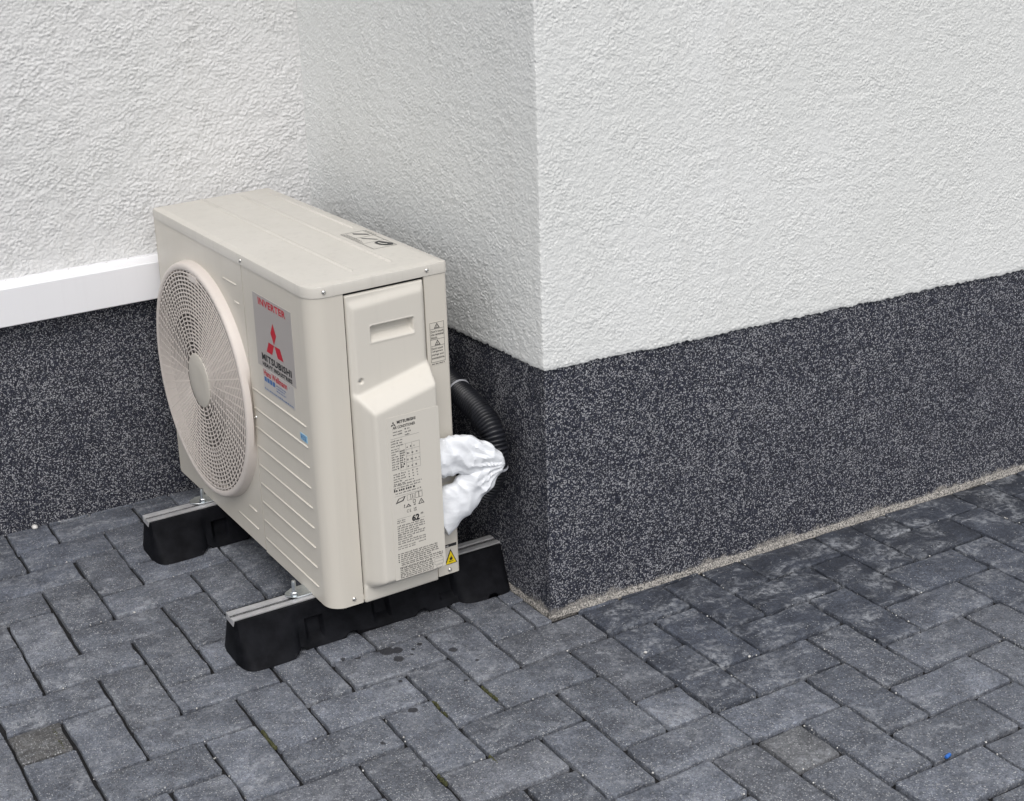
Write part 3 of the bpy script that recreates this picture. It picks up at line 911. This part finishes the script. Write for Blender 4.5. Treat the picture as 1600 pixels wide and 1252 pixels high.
for i, (tx, b, wd) in enumerate((("Don't touch", 0.5070, 1), ("the terminal", 0.5010, 1), ("block.", 0.4950, .5), ("Don't touch", 0.4735, .9), ("refrigerant", 0.4672, .88), ("pipings and", 0.4608, .92), ("connections.", 0.4545, 1))):
    lettering(tx, ENDF, 0.2470, 0.2470 + 0.0272*wd, b-.0007, b+0.0037, 0.0008, M['black'], wl_, 0.015)
p_ = dashes(ENDF, 0.2460, 0.2740, (0.4433,), 0.0024, 0.0008, M['black'], wl_, 'small_print', 9); tag(p_, kind='stuff')
# flammable-gas sticker low on the rear strip
fs = shape([[(0.2520, 0.0205), (0.2805, 0.0205), (0.2663, 0.0530)]], ENDF, 0.0006, M['black'], unit, 'flammable_sign')
shape([[(0.2545, 0.0220), (0.2780, 0.0220), (0.2663, 0.0488)]], ENDF, 0.0010, M['yellow'], fs, 'yellow_field')
shape([rectp(0.2612, 0.2714, 0.0262, 0.0274), [(0.2640, 0.0290), (0.2688, 0.0290), (0.2702, 0.0330), (0.2682, 0.0350), (0.2672, 0.0395), (0.2650, 0.0350), (0.2630, 0.0335)]], ENDF, 0.0014, M['black'], fs, 'flame_symbol')
nl = MB().box((0.2510, -0.0006, 0.0580), (0.2805, 0.0, 0.0640)).build('name_strip', M['black'], unit)
p_ = dashes(ENDF, 0.2545, 0.2660, (0.0596,), 0.0028, 0.0010, M['sticker'], nl, 'small_print', 12); tag(p_, kind='stuff')

# rating plate printed on the face of the terminal cover
OC = 0.0456
K, KG = M['black'], M['greyink']
rate = MB().box((0.1180, -(OC-0.0002), 0.0480), (0.2290, -(OC-0.0006), 0.3800)).build('rating_label', M['plastic'], unit)
d3 = []
for a in (90, 210, 330):
    c, s = math.cos(R(a)), math.sin(R(a)); rr2 = 0.0058; hw = rr2*0.5*math.tan(R(30))
    d3.append([(0.1315+q[0], 0.3655+q[1]) for q in ((0, 0), (c*rr2/2 + s*hw, s*rr2/2 - c*hw), (c*rr2, s*rr2), (c*rr2/2 - s*hw, s*rr2/2 + c*hw))])
shape(d3, ENDF, OC, K, rate, 'emblem')
lettering('MITSUBISHI', ENDF, 0.1395, 0.1790, 0.3650, 0.3712, OC, K, rate, 0.045, 1.1)
lettering('AIR CONDITIONER', ENDF, 0.1300, 0.1780, 0.3555, 0.3612, OC, K, rate, 0.025)
def small(a0, a1, rows, hgt, seed, mat=KG, **kw):
    o = dashes(ENDF, a0, a1, rows, hgt, OC, mat, rate, 'small_print', seed, **kw); tag(o, kind='stuff'); return o
small(0.1300, 0.1500, (0.3485, 0.3430), 0.0028, 21); small(0.1550, 0.1780, (0.3500, 0.3440, 0.3385), 0.0030, 22)
shape([rectp(0.1240, 0.1850, 0.3368, 0.3372)], ENDF, OC, KG, rate, 'rule_line')
small(0.1245, 0.1500, tuple(0.3310 - 0.0052*k for k in range(3)), 0.0028, 23)
small(0.1245, 0.1420, tuple(0.3145 - 0.0050*k for k in range(9)), 0.0030, 24)
small(0.1425, 0.1530, tuple(0.3080 - 0.0046*k for k in range(8)), 0.0034, 25, mat=K)
shape(frame(0.1420, 0.1850, 0.2700, 0.3220, 0.0004) + [rectp(0.1550, 0.1554, 0.2700, 0.3220), rectp(0.1680, 0.1684, 0.2700, 0.3220), rectp(0.1554, 0.1846, 0.3090, 0.3094), rectp(0.1554, 0.1846, 0.2960, 0.2964), rectp(0.1554, 0.1846, 0.2830, 0.2834)], ENDF, OC, KG, rate, 'table_lines')
small(0.1570, 0.1840, (0.3125, 0.3000, 0.2870, 0.2740), 0.0036, 26, wmin=.003, wmax=.006, gap=.004)
small(0.1260, 0.1530, tuple(0.2640 - 0.0050*k for k in range(5)), 0.0030, 27)
small(0.1580, 0.1850, (0.2640, 0.2585, 0.2530), 0.0030, 28, wmin=.003, wmax=.005, gap=.005)
small(0.1500, 0.1700, (0.2470,), 0.0026, 29)
small(0.1250, 0.1860, (0.2410, 0.2360), 0.0028, 30)
small(0.1250, 0.1720, (0.2300,), 0.0052, 31, mat=K, wmin=.008, wmax=.016)
small(0.1280, 0.1840, (0.2248,), 0.0026, 32)
shape([rectp(0.1260, 0.1860, 0.2205, 0.2209)], ENDF, OC, KG, rate, 'rule_line')
# pictograms
shape([[(0.1270, 0.2055), (0.1440, 0.2085), (0.1490, 0.2175), (0.1330, 0.2150)]], ENDF, OC, K, rate, 'pictogram')
shape([[(0.1305, 0.2085), (0.1420, 0.2105), (0.1455, 0.2160), (0.1345, 0.2140)]], ENDF, OC+.0003, M['plastic'], rate, 'pictogram_field')
shape(frame(0.1520, 0.1600, 0.2065, 0.2180, .0005) + frame(0.1600, 0.1680, 0.2065, 0.2180, .0005) + [rectp(0.1635, 0.1648, 0.2085, 0.2160)], ENDF, OC, K, rate, 'pictogram')
shape(frame(0.1700, 0.1775, 0.2070, 0.2190, .0007) + frame(0.1775, 0.1850, 0.2070, 0.2190, .0007), ENDF, OC, K, rate, 'pictogram')
shape(tri(0.1820, 0.1930, 0.2045, 0.0068, 0.66) + [rectp(0.1816, 0.1824, 0.1950, 0.1995)], ENDF, OC, K, rate, 'warning_symbol')
shape(tri(0.1540, 0.1930, 0.2000, 0.0060, 0.5), ENDF, OC, K, rate, 'warning_symbol')
shape([rectp(0.1440, 0.1470, 0.1935, 0.1945), rectp(0.1447, 0.1463, 0.1955, 0.2000)], ENDF, OC, K, rate, 'pictogram')
shape(frame(0.1640, 0.1700, 0.1985, 0.2050, .0009) + [rectp(0.1655, 0.1690, 0.1935, 0.1950), rectp(0.1655, 0.1662, 0.1950, 0.1975), rectp(0.1680, 0.1690, 0.1950, 0.1975)], ENDF, OC, K, rate, 'pictogram')
lettering('C E', ENDF, 0.1500, 0.1590, 0.1820, 0.1880, OC, K, rate, 0.005)
lettering('UK', ENDF, 0.1650, 0.1715, 0.1855, 0.1890, OC, K, rate, 0.01); lettering('CA', ENDF, 0.1650, 0.1715, 0.1812, 0.1848, OC, K, rate, 0.01)
lettering('62', ENDF, 0.1600, 0.1765, 0.1610, 0.1745, OC, K, rate, 0.05)
lettering('dB', ENDF, 0.1790, 0.1850, 0.1715, 0.1750, OC, K, rate, 0.01)
shape([rectp(0.1280, 0.1580, 0.1735, 0.1739)], ENDF, OC, KG, rate, 'rule_line')
shape([rectp(0.1780, 0.1880, 0.1640, 0.1644)], ENDF, OC, KG, rate, 'rule_line')
small(0.1280, 0.1460, (0.1685, 0.1645), 0.0024, 33)
small(0.1280, 0.1880, tuple(0.1575 - 0.0046*k for k in range(9)), 0.0030, 34)
small(0.1270, 0.1650, (0.1150, 0.1105), 0.0026, 35); small(0.1720, 0.1880, (0.1150,), 0.0026, 36)
rows = tuple(0.1000 - 0.0040*k for k in range(5))
small(0.1260, 0.1300, rows, 0.0027, 37, mat=K); small(0.1315, 0.2150, rows, 0.0027, 38, mat=K)
small(0.1320, 0.2240, (0.0795, 0.0758), 0.0027, 39, mat=K)
small(0.1280, 0.2220, tuple(0.0715 - 0.0031*k for k in range(1)), 0.0022, 40, mat=K)
small(0.1290, 0.2020, tuple(0.0690 - 0.0038*k for k in range(6)), 0.0027, 41, mat=K)
shape(frame(0.2040, 0.2235, 0.0560, 0.0690, .0005) + [rectp(0.2045, 0.2230, 0.0622, 0.0627)] + frame(0.2080, 0.2220, 0.0490, 0.0545, .0005), ENDF, OC, KG, rate, 'table_lines')

# printed notice on the lid
LID = lambda a, b, o: (b, a, 0.6431 + o)                    # a = y, b = x
nt = shape(frame(0.151, 0.292, 0.2165, 0.2685, 0.0012) + [rectp(0.200, 0.2012, 0.2177, 0.2673), rectp(0.245, 0.2462, 0.2177, 0.2673)], LID, 0.0005, M['greyink'], unit, 'notice')
p_ = dashes(LID, 0.285, 0.206, (0.2200, 0.2245), 0.0028, 0.0005, M['greyink'], nt, 'small_print', 51); tag(p_, kind='stuff')
p_ = dashes(LID, 0.290, 0.210, (0.2710,), 0.0026, 0.0005, M['greyink'], nt, 'small_print', 52); tag(p_, kind='stuff')
shape([[(0.243, 0.236), (0.235, 0.236), (0.207, 0.258), (0.215, 0.258)], [(0.286, 0.240), (0.276, 0.238), (0.252, 0.262), (0.262, 0.263)]], LID, 0.0005, M['greyink'], nt, 'pictogram')
shape([[(0.196, 0.244), (0.190, 0.239), (0.172, 0.241), (0.160, 0.250), (0.156, 0.262), (0.165, 0.268), (0.182, 0.262), (0.198, 0.254)]], LID, 0.0006, M['black'], nt, 'hand_symbol')
shape([[(0.187, 0.244), (0.172, 0.247), (0.167, 0.256), (0.171, 0.257), (0.176, 0.250), (0.188, 0.248)]], LID, 0.0010, M['lid'], nt, 'finger_symbol')

# ================================================================== RUBBER BLOCKS
def make_block(label):
    root = empty('mounting_block', (0, 0, 0))
    L = 0.602; Ht = 0.0865
    m = MB()
    ns, nt_ = 121, 12
    # outline as a closed loop in plan, sweeping from the foot (t=0) to the top (t=1)
    def half(s):   # near-side flare profile along the length
        lobe = max(0.0, 1 - ((s-0.062)/0.062)**4) if s < 0.124 else 0.0
        lobe2 = max(0.0, 1 - ((s-(L-0.062))/0.062)**4) if s > L-0.124 else 0.0
        return 0.052 + 0.020*max(lobe, lobe2)**0.5 if max(lobe, lobe2) > 0 else 0.052
    rows = []
    for k in range(nt_+1):
        t = k/nt_; z = Ht*t
        loop = []
        def wid(s):
            b = half(s); tp = 0.0265
            return b + (tp-b)*(t**0.8)
        end = 0.004*t
        rnd = 0.018*(1-t) + 0.004
        def sidept(s, sg):
            w = wid(s)
            # chamfer towards the ends
            de = min(s-end, L-end-s)
            if de < rnd: w *= math.sqrt(max(0.0, 1-(1-de/rnd)**2))*0.45 + 0.55
            # grip pockets
            dep = 0.0
            for p0 in (0.145, 0.290, 0.437):
                a = min((s-p0)/0.002, (p0+0.036-s)/0.002); b_ = min((t-0.16)/0.04, (0.62-t)/0.04)
                dep = max(dep, max(0, min(1, a, b_)))
            w -= 0.013*dep
            zz = z
            for pc in (0.235, 0.392, 0.545, 0.120):
                if k == 0: zz = max(zz, 0.010*math.sqrt(max(0, 1-((s-pc)/0.013)**2)))
            return (s, sg*w, zz)
        for i in range(ns): loop.append(sidept(end + (L-2*end)*i/(ns-1), -1))
        for i in reversed(range(ns)): loop.append(sidept(end + (L-2*end)*i/(ns-1), 1))
        rows.append(loop)
    inner = [(x, y*0.86, Ht-0.0) for x, y, z in rows[-1]]
    body = m.loft([*rows], cap0=True, cap1=True).build('rubber_body', M['rubber'], root, smooth=35)
    # aluminium channel let into the top
    pr = [(-0.019, 0.0), (-0.019, 0.0042), (-0.0065, 0.0042), (-0.0065, 0.0012), (0.0065, 0.0012), (0.0065, 0.0042), (0.019, 0.0042), (0.019, 0.0), (0.0175, -0.010), (-0.0175, -0.010)]
    MB().loft([[(x, y, Ht + z - 0.0012) for y, z in pr] for x in (0.003, L-0.003)]).build('rail', M['alu'], root, bevel=0.0004)
    for k in (0,):
        bx_, bz = 0.140, 0.0934
        bolt = MB().lathe([(0.0044, -0.004), (0.0044, 0.030), (0.0037, 0.0318)], (bx_, 0, bz), (0, 0, 1), 14).build('bolt', M['zinc'], root, smooth=40)
        m2 = MB().lathe([(0.0090, 0.0), (0.0090, 0.0016)], (bx_, 0, bz-0.0001), (0, 0, 1), 20).build('washer', M['zinc'], bolt, smooth=40)
        m3 = MB().lathe([(0.0068, 0.0), (0.0074, 0.0006), (0.0074, 0.0062), (0.0066, 0.0070)], (bx_, 0, bz+0.0016), (0, 0, 1), 6).build('nut', M['zinc'], bolt)
    tag(root, label, 'mounting block', 'rubber blocks under the machine')
    return root
blk = make_block('black rubber mounting block under the near end of the machine, reaching towards the wall corner')
blk.location = (-0.604, 0.189, 0.0); blk.rotation_euler = (0, 0, 0.016)
def copy_thing(o, label):
    c = o.copy(); C.objects.link(c); c['label'] = label
    for ch in o.children:
        d = ch.copy(); C.objects.link(d); d.parent = c
        for g_ in ch.children:
            e_ = g_.copy(); C.objects.link(e_); e_.parent = d
    return c
bpy.context.view_layer.update()
blk2 = copy_thing(blk, 'black rubber mounting block under the far end of the machine, below the fan grille')
blk2.location = (-0.615, 0.694, 0.0); blk2.rotation_euler = (0, 0, 0.02)

# ================================================================== HOSE AND WRAPPED PIPES
def bez(pts, n):
    """Catmull-Rom through pts"""
    pts = [Vector(p) for p in pts]; P = [2*pts[0]-pts[1]] + pts + [2*pts[-1]-pts[-2]]
    out = []
    for i in range(1, len(P)-2):
        for k in range(n):
            t = k/n
            a, b, c, d = P[i-1], P[i], P[i+1], P[i+2]
            out.append(0.5*((2*b) + (c-a)*t + (2*a-5*b+4*c-d)*t*t + (3*b-a-3*c+d)*t**3))
    out.append(P[-2].copy())
    return out
def sweep(path, radf, n=20, up=(1, 0, 0), flat=1.0):
    rings = []
    up = Vector(up)
    for i, p in enumerate(path):
        d = (path[min(i+1, len(path)-1)] - path[max(i-1, 0)]).normalized()
        u = (up - d*up.dot(d)).normalized(); w = d.cross(u)
        rings.append([p + (u*flat*math.cos(2*math.pi*k/n) + w*math.sin(2*math.pi*k/n))*radf(i, k) for k in range(n)])
    return rings
hose = empty('corrugated_hose', (-0.066, 0.10, 0.0))
tag(hose, 'black corrugated hose bending down out of the gap between machine and return wall', 'hose')
hp = [Vector((-0.078, 0.80, 0.545)), Vector((-0.075, 0.62, 0.53)), Vector((-0.071, 0.42, 0.478)), Vector((-0.068, 0.29, 0.442)), Vector((-0.067, 0.215, 0.423)), Vector((-0.0650, 0.150, 0.407)), Vector((-0.0635, 0.102, 0.384)), Vector((-0.0635, 0.084, 0.355)), Vector((-0.066, 0.083, 0.318)), Vector((-0.072, 0.092, 0.280)), Vector((-0.084, 0.108, 0.245))]
coarse = bez(hp, 24)
# resample evenly at 1.4 mm so that every rib is real geometry
acc = [0.0]
for a, b in zip(coarse, coarse[1:]): acc.append(acc[-1] + (b-a).length)
tot = acc[-1]; step = 0.00132; path = []; j = 0
for i in range(int(tot/step)):
    s = i*step
    while j < len(acc)-2 and acc[j+1] < s: j += 1
    f = (s-acc[j])/max(1e-9, acc[j+1]-acc[j]); path.append(coarse[j].lerp(coarse[j+1], f))
base = hose.location
path = [p - base for p in path]
prof = [0.0246, 0.0254, 0.0246, 0.0216, 0.0206]
MB().loft(sweep(path, lambda i, k: prof[i % 5], 24)).build('hose_body', M['hose'], hose, smooth=60)
def band_at(world_pt):
    i = min(range(len(path)), key=lambda q: (path[q]+base-Vector(world_pt)).length)
    seg = path[max(0, i-2): i+3]
    MB().loft(sweep(seg, lambda a, k: (0.0246, 0.0264, 0.0268, 0.0264, 0.0246)[min(a, 4)], 28), False, False).build('band', M['tie'], hose, smooth=60)
band_at((-0.067, 0.220, 0.424)); band_at((-0.066, 0.083, 0.312))

wrap = empty('pipe_wrap', (-0.2, 0.07, 0.2))
tag(wrap, 'crumpled white plastic film wrapped round the pipes on the right side of the machine', 'pipe wrap')
def U2W(x, y, z):
    v = unit.matrix_world @ Vector((x, y, z)) if False else Vector((unit.location.x + math.cos(0.044924)*x - math.sin(0.044924)*y, unit.location.y + math.sin(0.044924)*x + math.cos(0.044924)*y, unit.location.z + z))
    return v - wrap.location
def wrap_mesh():
    ctr = bez([(0.2270, 0, 0.259), (0.262, 0, 0.258), (0.300, 0, 0.251), (0.332, 0, 0.238), (0.350, 0, 0.221), (0.334, 0, 0.200), (0.300, 0, 0.179), (0.262, 0, 0.157), (0.2270, 0, 0.137)], 18)
    rad = [0.037, 0.039, 0.0385, 0.035, 0.031, 0.034, 0.038, 0.042, 0.043]
    nn = len(ctr); K = 72
    P = np.zeros((nn, K, 3))
    tip = Vector((0.392, 0, 0.219))
    for i, c in enumerate(ctr):
        t = i/(nn-1)*(len(rad)-1); a = int(min(t, len(rad)-2)); r = rad[a] + (rad[a+1]-rad[a])*(t-a)
        d = (ctr[min(i+1, nn-1)] - ctr[max(i-1, 0)]).normalized(); o = Vector((d.z, 0, -d.x)) * -1     # outward side of the bend
        for k in range(K):
            ang = 2*math.pi*k/K
            co, si = math.cos(ang), math.sin(ang)
            # flattened film tube, a little squarer than an ellipse
            q = c + o*(math.copysign(abs(co)**0.8, co)*r) + Vector((0, math.copysign(abs(si)**0.9, si)*0.0185, 0))
            # the end is pinched to a point where it meets the hose
            g = max(0.0, 1 - (q-tip).length/0.060)
            q = q.lerp(Vector((tip.x, q.y*0.6, tip.z)), 0.50*g*max(0.0, co)) if co > 0 else q
            dv = Vector((q.x-tip.x, 0, q.z-tip.z)); rr_ = dv.length; th = math.atan2(dv.z, -dv.x)
            f = -abs(mnoise.noise(Vector((th*4.2, rr_*12, q.y*14 + 2))))*0.0090*min(1, rr_/0.05)      # folds gathered towards the hose
            f += -abs(mnoise.noise(Vector((q.x*34 + 5, q.z*26 + 0.6*q.x*26, q.y*26))))*0.0085
            f += -abs(mnoise.noise(Vector((q.x*75 - q.z*40, q.z*75, q.y*75 + 9))))*0.0006
            n = (o*co + Vector((0, si*1.5, 0))).normalized()
            q = q + n*(f + 0.0045)
            e = max(0.0, (q.x-0.235)/0.157)
            P[i, k] = U2W(min(q.x, 0.235) + 0.129*e, q.y - 0.022 - 0.036*e, q.z + 0.021*e)
    return [[tuple(v) for v in ring] for ring in P]
MB().loft(wrap_mesh()).build('film', M['wrap'], wrap, smooth=20)
# valve cover glimpsed between the two pipes
vc_ = MB().box((0.238, -0.004, 0.188), (0.286, 0.0, 0.232)).build('valve_cover', M['cream'], unit, bevel=0.0015)
MB().box((0.252, -0.0052, 0.2), (0.272, -0.0042, 0.214)).build('white_tag', M['sticker'], vc_)

# ================================================================== SMALL THINGS ON THE PAVING
def pebble(name, x, y, r, mat, label, cat, seed, sq=(1, .8, .6), group=None, z=0.0):
    rr = random.Random(seed); m = MB(); rings = []
    for k in range(1, 6):
        ph = math.pi*k/6
        rings.append([((math.sin(ph)*math.cos(2*math.pi*i/9))*r*sq[0]*rr.uniform(.82, 1.12), (math.sin(ph)*math.sin(2*math.pi*i/9))*r*sq[1]*rr.uniform(.82, 1.12), r*sq[2]*(1-math.cos(ph))*rr.uniform(.95, 1.05)) for i in range(9)])
    o = m.loft(rings[::-1]).build(name, mat, None, smooth=40)
    o.location = (x, y, z); o.rotation_euler = (0, 0, rr.uniform(0, 6))
    tag(o, label, cat, group); return o
pebble('stone', -0.806, 0.968, 0.009, M['pebble'], 'white stone chip lying at the foot of the left wall', 'stone', 3)
pebble('stone', 0.078, -0.204, 0.0036, M['pebble'], 'tiny white stone on the dark paving near the outer wall corner', 'stone', 5)
pebble('stone', 0.232, -0.313, 0.0032, M['pebble'], 'tiny white stone lying in a paving joint right of the wall corner', 'stone', 6)
bc = MB().lathe([(0.0030, -0.0075), (0.0036, -0.006), (0.0036, 0.006), (0.0030, 0.0075)], (0, 0, 0.0036), (1, 0.25, 0), 10).build('plastic_plug', M['bluechip'], None, smooth=40)
bc.location = (0.3054, -0.7128, 0.0005); bc.scale = (0.85, 0.85, 0.85)
tag(bc, 'small bright blue plastic plug lying on the paving at lower right', 'plug')
# moss and grit in a few joints (too fine to count)
mm = MB()
rr = random.Random(4)
def tuft(x, y, dx, dy, L, n, r0):
    for _ in range(n):
        t = rr.uniform(-.5, .5)*L; r = r0*rr.uniform(.5, 1.2)
        cx, cy = x + dx*t + rr.gauss(0, .0012), y + dy*t + rr.gauss(0, .0012)
        rings = [[(cx + r*q*math.cos(2*math.pi*i/5+_), cy + r*q*math.sin(2*math.pi*i/5+_), z) for i in range(5)] for q, z in ((1, -.006), (.9, -.002), (.4, r*0.5-0.001))]
        mm.loft(rings, cap0=False)
for uu, v0, v1, n in ((-7, -0.75, -0.15, 46), (-4, 2.0, 2.25, 14), (-10.2, -2.9, -2.1, 30), (-5, 2.0, 2.3, 10), (-3, 0.1, 0.6, 16), (-4.0, 0.1, 0.7, 16)):
    a, b = uv2w(uu, v0), uv2w(uu, v1); c = (a+b)/2; d = (b-a); L = np.linalg.norm(d); d = d/L
    tuft(c[0], c[1], d[0], d[1], L, n, 0.0030)
mo = mm.build('moss', M['moss'], None, smooth=60)
tag(mo, kind='stuff')
gg = MB()
for _ in range(300):
    # pale grit caught in the joints
    u = rr.randint(-11, 12); v = rr.uniform(-1, 9)
    p = uv2w(u + rr.gauss(0, .012), v) if rr.random() < .5 else uv2w(rr.uniform(-11, 12), rr.randint(-9, 9) + rr.gauss(0, .012))
    if p[1] > -0.01 and p[0] > -0.01 or p[1] > .96: continue
    r = rr.uniform(.0006, .0019)
    rings = [[(p[0] + r*q*math.cos(2*math.pi*i/5+_), p[1] + r*q*math.sin(2*math.pi*i/5+_), -0.002 + z*r) for i in range(5)] for q, z in ((.7, 0), (1, .7), (.5, 1.4))]
    gg.loft(rings, cap0=False)
go = gg.build('grit', M['pebble'], None, smooth=60)
tag(go, kind='stuff')
